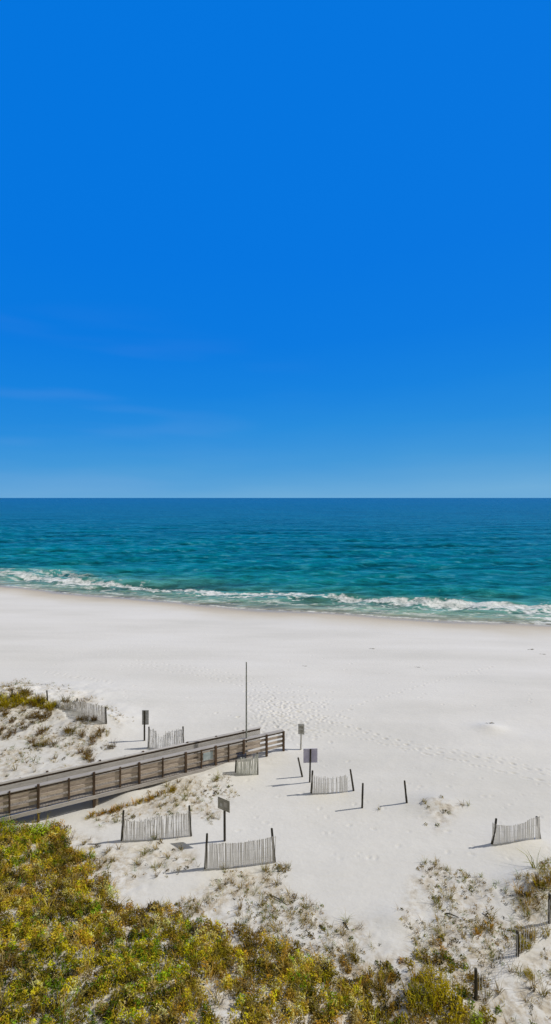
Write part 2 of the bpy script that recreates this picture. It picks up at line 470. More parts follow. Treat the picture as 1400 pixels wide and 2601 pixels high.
# foam amount
lace = fbm(WX*.9, WY*1.5, 81, 4); lace2 = fbm(WX*.22, WY*.5, 91, 3); lace3 = vnoise(WX*2.4, WY*3.4, 93)
oc = OO - wv
crest = smooth01((oc-7.0)/2.5)*smooth01((14.6-oc)/2.0)
br = 0.42+0.9*fbm(WX*.045, WX*0+7, 95, 3)*smooth01((fbm(WX*.03, WX*0+2.0, 97, 2)-.20)/.22)
foam = crest*(0.95*smooth01((oc-10.0)/3.2)+.62)*br
fgate = smooth01((oc-4.5)/2)*smooth01((18.5-oc)/2)
foam = .92*fgate*smooth01((foam + 1.5*(lace-.5) + .75*(lace3-.5) + .8*(lace2-.5) - .44)/.40)
trail_f = smooth01((oc-1.0)/3)*smooth01((9-oc)/4)*smooth01((lace*.6+lace2*.55-.60)/.12)*.55
lip = np.exp(-((OO-0.4-.9*(lace2-.5))/.45)**2)*smooth01((lace-.35)/.2)*.7
right_end = smooth01((WX-33)/8)*smooth01((9-OO)/4)*smooth01((lace-.42)/.12)
foam = np.clip(np.maximum(np.maximum(foam, trail_f), np.maximum(lip, right_end)), 0, 1)*smooth01((60-OO)/20)
left = smooth01((-WX-30)/20)
foam = np.maximum(foam, left*smooth01((oc-7)/3)*smooth01((24-oc)/4)*smooth01((lace+.25*lace3-.56)/.16)*.55)
WZ += .06*foam*(lace3-.3)
n0, n1_ = OO.shape
idx = np.arange(n0*n1_).reshape(n0, n1_)
F = np.stack([idx[:-1,:-1], idx[:-1,1:], idx[1:,1:], idx[1:,:-1]], -1).reshape(-1, 4)
me = big_mesh('sea_water', np.stack([WX, WY, WZ], -1).reshape(-1, 3), F, {'offshore': OO.ravel(), 'foam': foam.ravel(), 'swell': dz.ravel()}, smooth=True)

def sea_mat():
    m, nt, b, _ = new_mat('sea_water')
    geo = N(nt, 'ShaderNodeNewGeometry'); pos = geo.outputs['Position']
    o = attr(nt, 'offshore').outputs['Fac']; fo = attr(nt, 'foam').outputs['Fac']
    drift = noise(nt, 0.02, mapping(nt, pos, (0.5, 1.3, 1)), 3)
    oo = math_n(nt, 'MULTIPLY', math_n(nt, 'ADD', o, 1.0), map_range(nt, drift.outputs[0], .3, .7, .7, 1.35, False))
    lg = math_n(nt, 'DIVIDE', math_n(nt, 'LOGARITHM', math_n(nt, 'MAXIMUM', oo, 1.0), 10.0), 4.5)
    c = ramp(nt, [(0.0, (0.33,0.29,0.22)), (0.10, (0.25,0.29,0.21)), (0.19, (0.14,0.27,0.19)), (0.26, (0.05,0.22,0.20)), (0.315, (0.006,0.175,0.20)), (0.40, (0.001,0.155,0.215)),
                  (0.50, (0.001,0.135,0.215)), (0.62, (0.001,0.118,0.24)), (0.75, (0.001,0.108,0.27)), (0.9, (0.001,0.10,0.265))], lg)
    s1 = noise(nt, 0.55, mapping(nt, pos, (0.40, 1.0, 1), (0, 0, math.radians(8))), 4, 0.65, 0.3)
    s2 = noise(nt, 0.13, mapping(nt, pos, (0.35, 1.0, 1), (0, 0, math.radians(6))), 5, 0.65, 0.3)
    s3 = noise(nt, 0.030, mapping(nt, pos, (0.30, 1.0, 1), (0, 0, math.radians(4))), 5, 0.65)
    sw = attr(nt, 'swell').outputs['Fac']
    s4 = noise(nt, 0.16, mapping(nt, pos, (0.07, 1.0, 1), (0, 0, math.radians(7))), 4, 0.6, 0.4)
    f = math_n(nt, 'ADD', math_n(nt, 'MULTIPLY', s1.outputs[0], 0.46), math_n(nt, 'MULTIPLY', s2.outputs[0], 0.22))
    f = math_n(nt, 'ADD', f, math_n(nt, 'MULTIPLY', s4.outputs[0], 0.18))
    f = math_n(nt, 'ADD', f, math_n(nt, 'MULTIPLY', s3.outputs[0], 0.14))
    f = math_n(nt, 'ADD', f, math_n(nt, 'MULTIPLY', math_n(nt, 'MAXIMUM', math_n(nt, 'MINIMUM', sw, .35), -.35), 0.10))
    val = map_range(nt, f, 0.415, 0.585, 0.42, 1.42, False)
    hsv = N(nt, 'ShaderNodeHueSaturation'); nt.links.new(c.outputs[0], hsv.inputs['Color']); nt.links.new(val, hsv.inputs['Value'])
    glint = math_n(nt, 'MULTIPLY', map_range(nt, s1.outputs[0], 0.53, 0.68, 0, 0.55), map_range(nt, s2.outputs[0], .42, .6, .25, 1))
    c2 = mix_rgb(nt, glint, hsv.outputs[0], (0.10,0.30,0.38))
    fcol = ramp(nt, [(.33, (.30,.36,.36)), (.58, (.78,.80,.795))], noise(nt, 1.1, mapping(nt, pos, (1.0, .6, 1)), 4, .7).outputs[0])
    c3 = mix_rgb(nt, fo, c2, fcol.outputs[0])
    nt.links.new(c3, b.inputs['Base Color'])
    nt.links.new(map_range(nt, fo, 0, 0.6, 0.28, 0.9), b.inputs['Roughness'])
    b.inputs['IOR'].default_value = 1.33; b.inputs['Specular IOR Level'].default_value = 0.06
    n1 = bump(nt, s2.outputs[0], None, 0.8, 1.6)
    n2 = bump(nt, s1.outputs[0], None, 0.7, 0.55, n1)
    ch = noise(nt, 2.4, mapping(nt, pos, (0.5, 1.0, 1)), 3, 0.6)
    n3 = bump(nt, ch.outputs[0], None, 0.5, 0.10, n2)
    nt.links.new(n3, b.inputs['Normal'])
    return m
tag(link_mesh('sea_water', me, sea_mat()), 'blue green sea with a breaking shore wave', kind='structure')

# ------------------------------------------------------------------ boardwalk
A = Vector((-11.98, 25.62, 0)); DIR = Vector((.879, .477, 0)).normalized(); NF = Vector((-DIR.y, DIR.x, 0)); WID = 1.02
def near_s(px):
    k = (px-CX)/FOC; return (k*A.y - A.x)/(DIR.x - k*DIR.y)
S0, S1F, S1N = -9.0, near_s(676), near_s(719)
def zdeck(s): return 0.55 - 0.029*max(s, -4)
def zcap(s): return 1.65 - 0.0285*max(s, -4)
SE = near_s(545)            # deck runs on under the spilled sand
bw = empty('boardwalk', A + Vector((0, 0, gz(A.x, A.y))))
tag(bw, 'weathered wooden boardwalk with plank rails running down onto the white beach', 'boardwalk')
org = bw.location.copy()
MW = {}
def sub(name, mb, mat, parent):
    """part with its grain along the walk: mesh kept in the walk's own axes"""
    Minv = Matrix.Rotation(-math.atan2(DIR.y, DIR.x), 4, 'Z')
    vs = [Minv @ (Vector(v)-org) for v in mb.v]
    me = bpy.data.meshes.new(name); me.from_pydata([tuple(v) for v in vs], [], mb.f); me.update()
    o = bpy.data.objects.new(name, me); COL.objects.link(o); me.materials.append(mat); o.parent = parent
    return o
bw.rotation_euler = (0, 0, math.atan2(DIR.y, DIR.x))
def wp(s, t, z): p = A + DIR*s + NF*t; return Vector((p.x, p.y, z))
mb = MB(); s = S0
while s < near_s(640):
    z = zdeck(s); tilt = random.uniform(-.006, .006)
    mb.bar(wp(s+.068, -0.12, z-.02+tilt), wp(s+.068, WID+.10, z-.02-tilt), .136, .04)
    s += .145
sub('deck', mb, M_deck, bw)
for t in (-.14, WID+.12):
    mb = MB(); mb.bar(wp(S0, t, zdeck(S0)-.10), wp(near_s(640), t, zdeck(near_s(640))-.10), .045, .19); sub('rim_board', mb, M_cap, bw)
mb = MB(); mb.bar(wp(S0, WID*.5, zdeck(S0)-.13), wp(near_s(640), WID*.5, zdeck(near_s(640))-.13), .06, .18); sub('joist', mb, M_board, bw)
thick = [97, 238, 353, 471, 547, 618, 676]; thin = [24, 175, 305, 413, 511, 580]
ts = [near_s(p) for p in thick]; tn = [near_s(p) for p in thin]
ts = [ts[0]-2.5*k for k in (3, 2, 1)] + ts; tn = [tn[0]-2.5*k for k in (3, 2, 1)] + tn
def railing(tt, out, s_end, posts_thick, posts_thin, down):
    r = empty('railing', (0, 0, 0)); r.parent = bw
    tp = tt + out*.075
    for s in posts_thick:
        g = gz(*wp(s, tp, 0).xy)
        mb = MB(); mb.bar(wp(s, tp, min(g-.25, zdeck(s)-.5)), wp(s, tp, zcap(s)+.004), .125, .125, up=DIR); sub('post', mb, M_rpost, r)
    for s in posts_thin:
        mb = MB(); mb.bar(wp(s, tt+out*.05, zdeck(s)-.18), wp(s, tt+out*.05, zcap(s)-.035), .085, .085, up=DIR); sub('baluster', mb, M_rpost, r)
    mb = MB(); mb.bar(wp(S0, tt, zcap(S0)-.085), wp(s_end, tt, zcap(s_end)-.085), .045, .09); sub('cap_shadow_strip', mb, M_rpost, r)  # dark strip added under the top rail in place of its shadow
    for k, hgt in enumerate(((.20,.49,.78) if out < 0 else (.16,.44,.71,.96))):
        mb = MB(); ss = sorted(x for x in posts_thick if x < s_end-.1); ss = [S0]+[x for x in ss if x > S0+.4]+[s_end]
        for a, b in zip(ss[:-1], ss[1:]):
            j = random.uniform(-.012, .012)
            mb.bar(wp(a+.004, tt, zdeck(a)+hgt+j), wp(b-.004, tt, zdeck(b)+hgt+j+random.uniform(-.008, .008)), .036, (.16 if out < 0 else .245), ch=.06)
        sub('rail_board', mb, M_board if (out < 0 or k < 1) else M_far, r)
    mb = MB(); mb.bar(wp(S0, tt+(.06 if out > 0 else .075), zcap(S0)-.016), wp(s_end+.06, tt+(.06 if out > 0 else .075), zcap(s_end)-.016), .20 if out > 0 else .28, .045); sub('top_rail', mb, M_cap, r)
    return r
railing(0.0, -1, S1N, ts+[S1N], tn, True)
fts = [x+.5 for x in ts if x+.5 < S1F-.2]; ftn = [x+.5 for x in tn]
railing(WID, 1, S1F+.10, fts+[S1F+.05], ftn, True)
for s in (near_s(-60), near_s(238), near_s(470)):
    for t in (.05, WID-.05):
        g = gz(*wp(s+.25, t, 0).xy); mb = MB(); mb.bar(wp(s+.16, t, g-.3), wp(s+.16, t, zdeck(s)-.045), .14, .14, up=DIR); sub('pile', mb, M_board, bw)

# ------------------------------------------------------------------ posts, fences, signs
def pole(mb, a, b, r=.055, n=9):
    a, b = Vector(a), Vector(b); k = 6; pts, rad = [], []
    bow = Vector((random.uniform(-.02, .02), random.uniform(-.02, .02), 0))
    for i in range(k):
        t = i/(k-1); pts.append(a.lerp(b, t)+bow*math.sin(t*math.pi)); rad.append(r*(1.08-.2*t)*random.uniform(.95, 1.05))
    pts.append(pts[-1]+(b-a).normalized()*.012); rad.append(rad[-1]*.72)
    mb.tube(pts, rad, n, .07)

def lone_post(base_px, top_px, label, group='bare wooden posts standing in the sand', r=.052):
    b = on_ground(*base_px); t = above(b, *top_px)
    mb = MB(); pole(mb, b-(t-b).normalized()*.35, t, r)
    o = mb.build('wooden_post', M_post, None, origin=tuple(b), loc=b)
    return tag(o, label, 'post', group)

def fence(posts, label, panels, cat='sand fence', group='short slat sand fences on the beach', mat=None, sp=.031, w=.020, r=.055, wire=True):
    """posts: list of (base_px, top_px); panels: list of dicts joining neighbours"""
    mat = mat or M_slat
    base = [on_ground(*p[0]) for p in posts]; top = [above(b, *p[1]) for b, p in zip(base, posts)]
    o0 = base[0]
    root = empty('sand_fence', o0); tag(root, label, cat, group)
    for b, t in zip(base, top):
        mb = MB(); pole(mb, b-(t-b).normalized()*.4, t, r); mb.build('post', M_post, root, origin=tuple(o0))
    for i, pn in panels:
        b0, b1 = base[i], base[i+1]; L = (b1-b0).length; n = int(L/sp)
        d = (b1-b0).normalized(); nn = Vector((d.y, -d.x, 0)).normalized()
        mb = MB(); wires = {h: [] for h in pn.get('wires', (.25, .62, .95))}
        for k in range(n+1):
            u = (k+.5)/(n+1)
            if not (pn.get('u0', 0) <= u <= pn.get('u1', 1)): continue
            if any(a < u < b for a, b in pn.get('gaps', [])): continue
            p = b0.lerp(b1, u); g = gz(p.x, p.y)
            hh = float(np.interp(u, pn['hu'], pn['hz'])); lo = float(np.interp(u, pn['hu'], pn.get('lo', [0]*len(pn['hu']))))
            off = nn*(.055+pn.get('belly', .05)*math.sin(u*math.pi)*random.uniform(.7, 1.2))
            ln = random.gauss(pn.get('lean', 0), pn.get('jit', .03))
            a = Vector((p.x, p.y, g-.10+lo))+off; b = Vector((p.x, p.y, g+hh+random.gauss(0, pn.get('jz', .025))))+off+d*ln*hh+nn*random.gauss(0, .012)
            mb.bar(a, b, w*random.uniform(.94, 1.06), .010, up=nn, ch=.1)
            for h in wires: wires[h].append(a.lerp(b, min(1, (h*hh+.1)/(hh+.1)))-nn*.012)
        mb.build('slats', mat, root, origin=tuple(o0))
        if wire:
            for h, pts in wires.items():
                if len(pts) < 3: continue
                pts = [base[i].lerp(top[i], .1+.7*h)]+pts+[base[i+1].lerp(top[i+1], .1+.7*h)]
                mb = MB(); mb.tube(pts, [.0035]*len(pts), 4); mb.build('wire', M_metal, root, origin=tuple(o0))
    return root

fence([((521,2205),(526,2118)), ((698,2190),(690.5,2105))], 'long slat fence panel in front of the weathered brown sign, between two dark posts',
      [(0, dict(hu=[0,.1,.5,.9,1], hz=[1.10,1.10,1.06,1.16,1.18], jit=.02, jz=.014))])
fence([((309.5,2134),(314,2059)), ((486,2123),(481,2047))], 'long slat fence panel just below the boardwalk with ragged sagging top at its left',
      [(0, dict(hu=[0,.1,.25,.45,.6,.9,1], hz=[1.02,.94,.90,1.0,1.08,1.14,1.14], jit=.04, jz=.05))])
fence([((790.7,2014),(794,1958)), ((898,2008.7),(890,1954.6))], 'slat fence with pale loose slats at mid-panel beside the square sign back',
      [(0, dict(hu=[0,.1,.3,.5,.7,.84], hz=[1.02,.92,.84,.80,.90,.92], gaps=[(.42,.46),(.52,.56),(.62,.645),(.86,1)], jit=.03, jz=.05))])
fence([((1249,2142.8),(1261,2079.7)), ((1371.4,2130),(1363.8,2074.6))], 'slat fence alone at the right with leaning posts and a deeply sagging top',
      [(0, dict(hu=[0,.12,.3,.5,.62,.8,1], hz=[1.0,.88,.78,.75,.80,.98,1.08], gaps=[(.86,.885)], jit=.018, jz=.012))])
fence([((377,1899),(378.5,1846.5)), ((466,1898),(465,1846))], 'torn slat fence behind the boardwalk rail with a hole near its left end',
      [(0, dict(hu=[0,.1,.24,.34,.4,.55,.8,1], hz=[1.15,1.18,1.05,.62,.75,1.0,1.15,1.2], gaps=[(.30,.335),(.37,.40)], jit=.06, jz=.06))])
fence([((121,1785),(119,1754)), ((195,1803),(196,1774)), ((270,1838),(268.6,1796))], 'slat fence half buried on the far grassy hummock behind the boardwalk',
      [(0, dict(hu=[0,.5,1], hz=[.18,.35,.6], jit=.06)), (1, dict(hu=[0,.3,.6,1], hz=[.62,.85,1.0,1.1], jit=.04))])
fence([((599,1962),(600,1932)), ((654,1967),(653.5,1912))], 'sand-caked slat panel with one reddish brown post below the flagpole foot',
      [(0, dict(hu=[0,.2,.5,.8,1], hz=[.62,.95,.90,1.02,1.22], lean=.0, jit=.04, sp=.05))], mat=M_netting, sp=.040, w=.0385, wire=False)
fence([((1208.8,2539),(1208.8,2461)), ((1313.5,2427),(1314.8,2366)), ((1396,2343),(1397,2272))], 'three-post wire and thin slat fence among scrub in the near corner',
      [(0, dict(hu=[0,.5,1], hz=[.8,.85,.85], jit=.04)), (1, dict(hu=[0,.5,1], hz=[.8,.75,.95], jit=.05))], sp=.20, w=.011)

lone_post((31,1771), (31,1752), 'short dark post in yellow grass at the left end of the hummock')
lone_post((768,1973), (757.5,1925), 'tilted bare post left of the square sign back')
lone_post((920.4,2052), (922,1990), 'bare upright post standing nearest the slat fence with pale loose slats')
lone_post((1033.7,2039), (1028,1983.5), 'bare post on open sand beside the low scrub heap, farthest right of the bare ones')

def sign(name_label, base_px, top_px, board, rot, mat, post_mat, group=None, post_r=.05, in_front=False, extras=None):
    b = on_ground(*base_px); t = above(b, *top_px)
    root = empty('beach_sign', b, rot); tag(root, name_label, 'sign', group)
    dx = t.x-b.x
    mb = MB(); ztop = t.z-b.z
    c = Matrix.Rotation(-rot, 3, 'Z') @ Vector((dx, 0, 0))
    mb.bar((0, 0, -.4), (c.x, c.y, ztop), post_r*2, post_r*2, up=(0, 1, 0)); mb.build('post', post_mat, root)
    w, h, zc, xo = board
    y = post_r+.012 if in_front else -(post_r+.012)
    mb = MB(); mb.bar((c.x+xo-w/2, c.y+y, zc), (c.x+xo+w/2, c.y+y, zc), .02, h, ch=.2); bo = mb.build('sign_board', mat, root)
    for (nm, x0, z0, ww, hh, mt) in extras or []:
        mb = MB(); yy = y-.0125 if not in_front else y+.0125
        mb.box((c.x+xo+x0-ww/2, c.y+yy-.002, zc+z0-hh/2), (c.x+xo+x0+ww/2, c.y+yy+.002, zc+z0+hh/2)); e = mb.build(nm, mt, bo)
    return root
grp = 'sign boards on posts in the sand'
sign('weathered brown sign with pale paper patch on a post behind the front fence', (571,2136), (570.5,2040), (.70,.54,1.73,0), math.radians(-33), M_signdark, M_post, grp, .045,
     extras=[('notice', .10, .02, .17, .22, M_paper), ('notice', -.16, -.06, .14, .16, M_signgrey)])
sign('square lavender-grey sign back with dark post up its middle, by the fence', (786.5,1987), (789,1903), (.80,.80,1.48,0), 0.06, M_signback, M_post, grp, .042, in_front=True)
sign('small mottled grey sign on a pale post past the boardwalk end', (764,1904), (766,1841), (.40,.66,1.33,0), -.25, M_signgrey, M_pale, grp, .05,
     extras=[('notice', .0, .12, .26, .16, M_signdark), ('notice', .03, -.14, .22, .18, M_signdark)])
sign('narrow grey sign on a tall dark post behind the boardwalk, beside the torn fence', (367,1881), (367,1805), (.44,.96,1.50,.05), 0.05, M_signgrey, M_post, grp, .05, in_front=True)

# thin tall pole and the things at its foot
fb = on_ground(626, 1931); ft = above(fb, 626, 1684)
fl = empty('flagpole', fb); tag(fl, 'tall thin bare metal pole rising in front of the boardwalk rail', 'flagpole')
H = ft.z-fb.z
mb = MB(); mb.tube([(0,0,-.3),(0,0,H*.5),(0,0,H)], [.052,.046,.036], 12); mb.build('pole', M_metal, fl)
mb = MB(); mb.tube([(0,0,-.1),(0,0,.35),(0,0,.38)], [.08,.08,.06], 12); mb.build('sleeve', M_post, fl)
mb = MB(); mb.tube([(0,0,H),(0,0,H+.03),(0,0,H+.06)], [.03,.045,.02], 10); mb.build('finial', M_metal, fl)
bb = on_ground(613, 1932)
bx = empty('storage_box', (bb.x, bb.y-.05, bb.z-.03), .30); tag(bx, 'small dark navy box with lighter label at the foot of the flagpole', 'box')
mb = MB(); mb.bar((-.27,0,.22), (.27,0,.22), .34, .44, ch=.06); body = mb.build('body', M_navy, bx)
mb = MB(); mb.bar((-.29,0,.465), (.29,0,.465), .38, .05, ch=.3); mb.build('lid', M_navy, bx)
mb = MB(); mb.box((-.12,-.176,.27), (.02,-.1715,.34)); mb.build('label_plate', M_bluegrey, body)
nb_s = near_s(528); nb = wp(nb_s, -.04, (zcap(nb_s)-.50))
npn = empty('notice_board', nb, math.atan2(DIR.y, DIR.x)); tag(npn, 'pale blue-grey panel fixed low on the boardwalk rail near its sandy foot', 'notice board')
mb = MB(); mb.bar((-.30,0,0), (.30,0,0), .02, .44, ch=.2); mb.build('board_face', M_bluegrey, npn)
mb = MB(); mb.bar((-.33,.02,.19), (.33,.02,.19), .03, .05); mb.build('batten', M_rpost, npn)

# driftwood and twigs
def stick(p0, p1, r, label):
    a, b = on_ground(*p0), on_ground(*p1); mid = a.lerp(b, .5); a.z += r*.6; b.z += r*.6; mb = MB()
    pts = [a.lerp(b, t)+Vector((0, .03*math.sin(t*5), .02*math.sin(t*3.1))) for t in (0, .25, .5, .75, 1)]
    mb.tube(pts, [r, r*.95, r*.85, r*.7, r*.4], 7, .12)
    for t, sgn in ((.35, 1), (.6, -1)):
        p = a.lerp(b, t); mb.tube([p, p+Vector((.05*sgn, .12*sgn, .06))], [r*.5, r*.2], 5)
    tag(mb.build('driftwood_stick', M_post, None, origin=tuple(mid), loc=mid), label, 'driftwood', 'driftwood sticks lying on the sand')
stick((686,2275), (728,2297), .022, 'long thin driftwood stick lying on pale sand right of the front fence')
stick((812,2352), (826,2366), .03, 'short dark driftwood piece at the edge of the dune plants')
stick((872,2344), (886,2361), .026, 'short driftwood piece right of the other dark one at the dune edge')
stick((1130,2322), (1165,2330), .025, 'driftwood stick among the scrub right of the bare sand')

# ------------------------------------------------------------------ plants
def lin(r, g, b): return np.array([((c/255+.055)/1.055)**2.4 if c > 10 else c/255/12.92 for c in (r, g, b)])
YG, OLV, GRN, BRN, TAN, DRK, ORG = (np.array(c) for c in ((.50,.405,.008),(.36,.275,.012),(.18,.28,.008),(.42,.26,.035),(.62,.47,.17),(.05,.042,.008),(.50,.27,.025)))

def blades(cx, cy, cz, n, rad, hmin, hmax, col, width=(.012,.022), lean=.6, rng=RNG, colvar=.22):
    """arrays of bent blades: two quads each. cx.. arrays of roots"""
    m = len(cx)*n
    X0 = np.repeat(cx, n); Y0 = np.repeat(cy, n); Z0 = np.repeat(cz, n)
    C = np.minimum(np.repeat(col*np.exp(rng.normal(0, .20, (len(cx), 1))), n, axis=0)*np.exp(rng.normal(0, colvar*.4, (m, 1))), .72)
    R = np.repeat(rad, n) if np.ndim(rad) else np.full(m, rad)
    a = rng.uniform(0, 2*np.pi, m); rr = np.sqrt(rng.uniform(0, 1, m))*R
    x = X0+np.cos(a)*rr; y = Y0+np.sin(a)*rr
    hm = np.repeat(hmin, n) if np.ndim(hmin) else hmin; hM = np.repeat(hmax, n) if np.ndim(hmax) else hmax
    h = rng.uniform(0, 1, m)*(hM-hm)+hm
    b = a+rng.normal(0, .8, m); l = lean*h*rng.uniform(.35, 1.25, m)
    dx, dy = np.cos(b)*l, np.sin(b)*l
    w = rng.uniform(width[0], width[1], m); wa = rng.uniform(0, np.pi, m); wx, wy = np.cos(wa)*w/2, np.sin(wa)*w/2
    V = np.empty((m, 6, 3))
    z0 = Z0-.03
    V[:,0] = np.stack([x-wx, y-wy, z0], -1); V[:,1] = np.stack([x+wx, y+wy, z0], -1)
    mx, my, mz = x+dx*.38, y+dy*.38, Z0+h*.62
    V[:,2] = np.stack([mx+wx*.9, my+wy*.9, mz], -1); V[:,3] = np.stack([mx-wx*.9, my-wy*.9, mz], -1)
    tx, ty, tz = x+dx, y+dy, Z0+h*rng.uniform(.78, 1.0, m)
    V[:,4] = np.stack([tx+wx*.25, ty+wy*.25, tz], -1); V[:,5] = np.stack([tx-wx*.25, ty-wy*.25, tz], -1)
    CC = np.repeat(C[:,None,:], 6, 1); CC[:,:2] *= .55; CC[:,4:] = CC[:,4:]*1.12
    i = (np.arange(m)*6)[:,None]
    Fc = np.concatenate([i+np.array([[0,1,2,3]]), i+np.array([[3,2,4,5]])], 0)
    return V.reshape(-1, 3), Fc, CC.reshape(-1, 3)

def leaves(cx, cy, cz, n, rad, hgt, col, size=(.035,.075), rng=RNG, colvar=.28):
    """leafy mounds: diamond leaves through a dome volume"""
    m = len(cx)*n
    X0 = np.repeat(cx, n); Y0 = np.repeat(cy, n); Z0 = np.repeat(cz, n)
    R = np.repeat(rad, n) if np.ndim(rad) else np.full(m, rad); Hh = np.repeat(hgt, n) if np.ndim(hgt) else np.full(m, hgt)
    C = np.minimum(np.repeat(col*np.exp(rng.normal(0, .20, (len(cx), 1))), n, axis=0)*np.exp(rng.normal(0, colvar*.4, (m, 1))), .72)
    u = rng.normal(0, 1, (m, 3)); u /= np.linalg.norm(u, axis=1)[:,None]; u[:,2] = np.abs(u[:,2])
    q = rng.uniform(.35, 1.05, m)[:,None]**.6
    c = np.stack([X0, Y0, Z0], -1)+u*q*np.stack([R, R, Hh], -1)
    s = rng.uniform(size[0], size[1], m)
    nrm = u*.7+rng.normal(0, .6, (m, 3))+np.array([0, 0, .4]); nrm /= np.linalg.norm(nrm, axis=1)[:,None]
    t = np.cross(nrm, rng.normal(0, 1, (m, 3))); t /= np.linalg.norm(t, axis=1)[:,None]+1e-9
    bt = np.cross(nrm, t)
    V = np.empty((m, 4, 3)); k = s[:,None]
    V[:,0] = c-t*k; V[:,1] = c+bt*k*.45; V[:,2] = c+t*k; V[:,3] = c-bt*k*.45
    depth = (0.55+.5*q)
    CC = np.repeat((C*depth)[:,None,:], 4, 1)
    Fc = (np.arange(m)*4)[:,None]+np.array([[0,1,2,3]])
    return V.reshape(-1, 3), Fc, CC.reshape(-1, 3)

def join(parts):
    V, Fs, C, n = [], [], [], 0
    for v, f, c in parts: V.append(v); Fs.append(f+n); C.append(c); n += len(v)
    return np.concatenate(V), np.concatenate(Fs), np.concatenate(C)

def sample_poly(poly, dens, rng=RNG, jitter=None, lim=None):
    P = np.array(poly); x0, y0 = P.min(0)-.4; x1, y1 = P.max(0)+.4
    if lim: x0, y0, x1, y1 = max(x0, lim[0]), max(y0, lim[1]), min(x1, lim[2]), min(y1, lim[3])
    n = int((x1-x0)*(y1-y0)*dens)
    x = rng.uniform(x0, x1, n); y = rng.uniform(y0, y1, n)
    return x, y

def pick(cols, prob, n, rng=RNG):
    return np.array(cols)[rng.choice(len(cols), n, p=np.array(prob)/sum(prob))]

# --- the vegetated dune in front: nobody could count its plants
LIM = (-15, 12.2, 8, 30)
x, y = sample_poly(VEG, 38, lim=LIM)
sdp = poly_sd(x, y, VEG)+(fbm(x*1.3, y*1.3, 101, 3)-.5)*1.5
keep = sdp > RNG.uniform(-.1, .35, len(x))
# bare sandy gaps, more of them low down towards the camera
gap = fbm(x*.75+5, y*.75, 103, 3); barep = smooth01((gap-.62)/.08)*smooth01((19-y)/4)*.35
keep &= RNG.uniform(0, 1, len(x)) > barep
x, y = x[keep], y[keep]; z = ground(x, y)
tone = fbm(x*.55, y*.55, 107, 3); tone2 = fbm(x*1.6, y*1.6, 109, 2)
edge = smooth01((1.6-poly_sd(x, y, VEG))/1.6)
wg = np.clip((tone-.42)*5.0, 0, 1)            # greener patches
col = np.where((RNG.uniform(0, 1, len(x)) < wg)[:,None], pick([YG,OLV,GRN,DRK,TAN,BRN], [3.4,3.4,3.0,2.0,1.2,1.2], len(x)), pick([YG,OLV,BRN,TAN,ORG,DRK], [2.2,3.2,3.8,2.6,1.0,1.8], len(x)))
eb = RNG.uniform(0, 1, len(x)) < edge*.6
col[eb] = pick([BRN,TAN,ORG,OLV], [3,1.6,.7,2.4], int(eb.sum()))
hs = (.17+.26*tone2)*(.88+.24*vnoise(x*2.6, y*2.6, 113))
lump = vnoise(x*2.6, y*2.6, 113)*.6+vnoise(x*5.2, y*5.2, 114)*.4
col = col*(0.48+1.05*smooth01((lump-.28)/.46))[:,None]  # shade between clumps and brighter tops put into the leaf colour
gnear = smooth01((1.3-np.hypot((x+12.6)/1.9, (y-24.7)/.75))/.5)
gb = RNG.uniform(0, 1, len(x)) < gnear*.85
col[gb] = pick([GRN*1.3, GRN, YG*.7, DRK], [4,3,2,1], int(gb.sum()))
hs = hs+.25*gnear
# sparser leafy plants over brown litter towards the corner fence
lx, ly = sample_poly(LEAFY, 24, lim=(-2, 12.2, 9, 30))
k_ = (poly_sd(lx, ly, LEAFY)+(fbm(lx*1.6, ly*1.6, 115, 3)-.5)*1.6 > 0) & (poly_sd(lx, ly, VEG) < .15) & (RNG.uniform(0, 1, len(lx)) < .42+.9*smooth01((fbm(lx*1.1, ly*1.1, 116, 2)-.4)/.2))
lx, ly = lx[k_], ly[k_]; lz = ground(lx, ly); lh = .14+.14*RNG.uniform(0, 1, len(lx))
lcol = pick([OLV*.7, GRN*.6, BRN*.7, YG*.7, DRK*1.4, ORG*.7], [4,2,2,2,2,1], len(lx))
isl = (RNG.uniform(0, 1, len(x)) < .78)
A1 = ~isl
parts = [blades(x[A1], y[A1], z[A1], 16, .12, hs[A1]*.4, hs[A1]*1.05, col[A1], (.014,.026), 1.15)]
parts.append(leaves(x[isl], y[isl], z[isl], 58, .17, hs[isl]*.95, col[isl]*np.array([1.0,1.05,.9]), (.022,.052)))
# dry seed stalks standing above
st = RNG.uniform(0, 1, len(x)) < .22
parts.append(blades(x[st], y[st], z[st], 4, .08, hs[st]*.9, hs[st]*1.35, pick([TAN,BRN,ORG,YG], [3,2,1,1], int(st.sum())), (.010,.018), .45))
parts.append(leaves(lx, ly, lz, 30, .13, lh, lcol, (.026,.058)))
parts.append(blades(lx[::2], ly[::2], lz[::2], 7, .10, lh[::2]*.8, lh[::2]*1.9, pick([TAN*.8,BRN*.8,OLV], [2,3,2], len(lx[::2])), (.010,.02), .9))
V, Fc, CC = join(parts)
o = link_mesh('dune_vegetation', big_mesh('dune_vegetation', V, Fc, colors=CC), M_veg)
tag(o, 'thick olive and brown dune grass covering the near slope', kind='stuff')

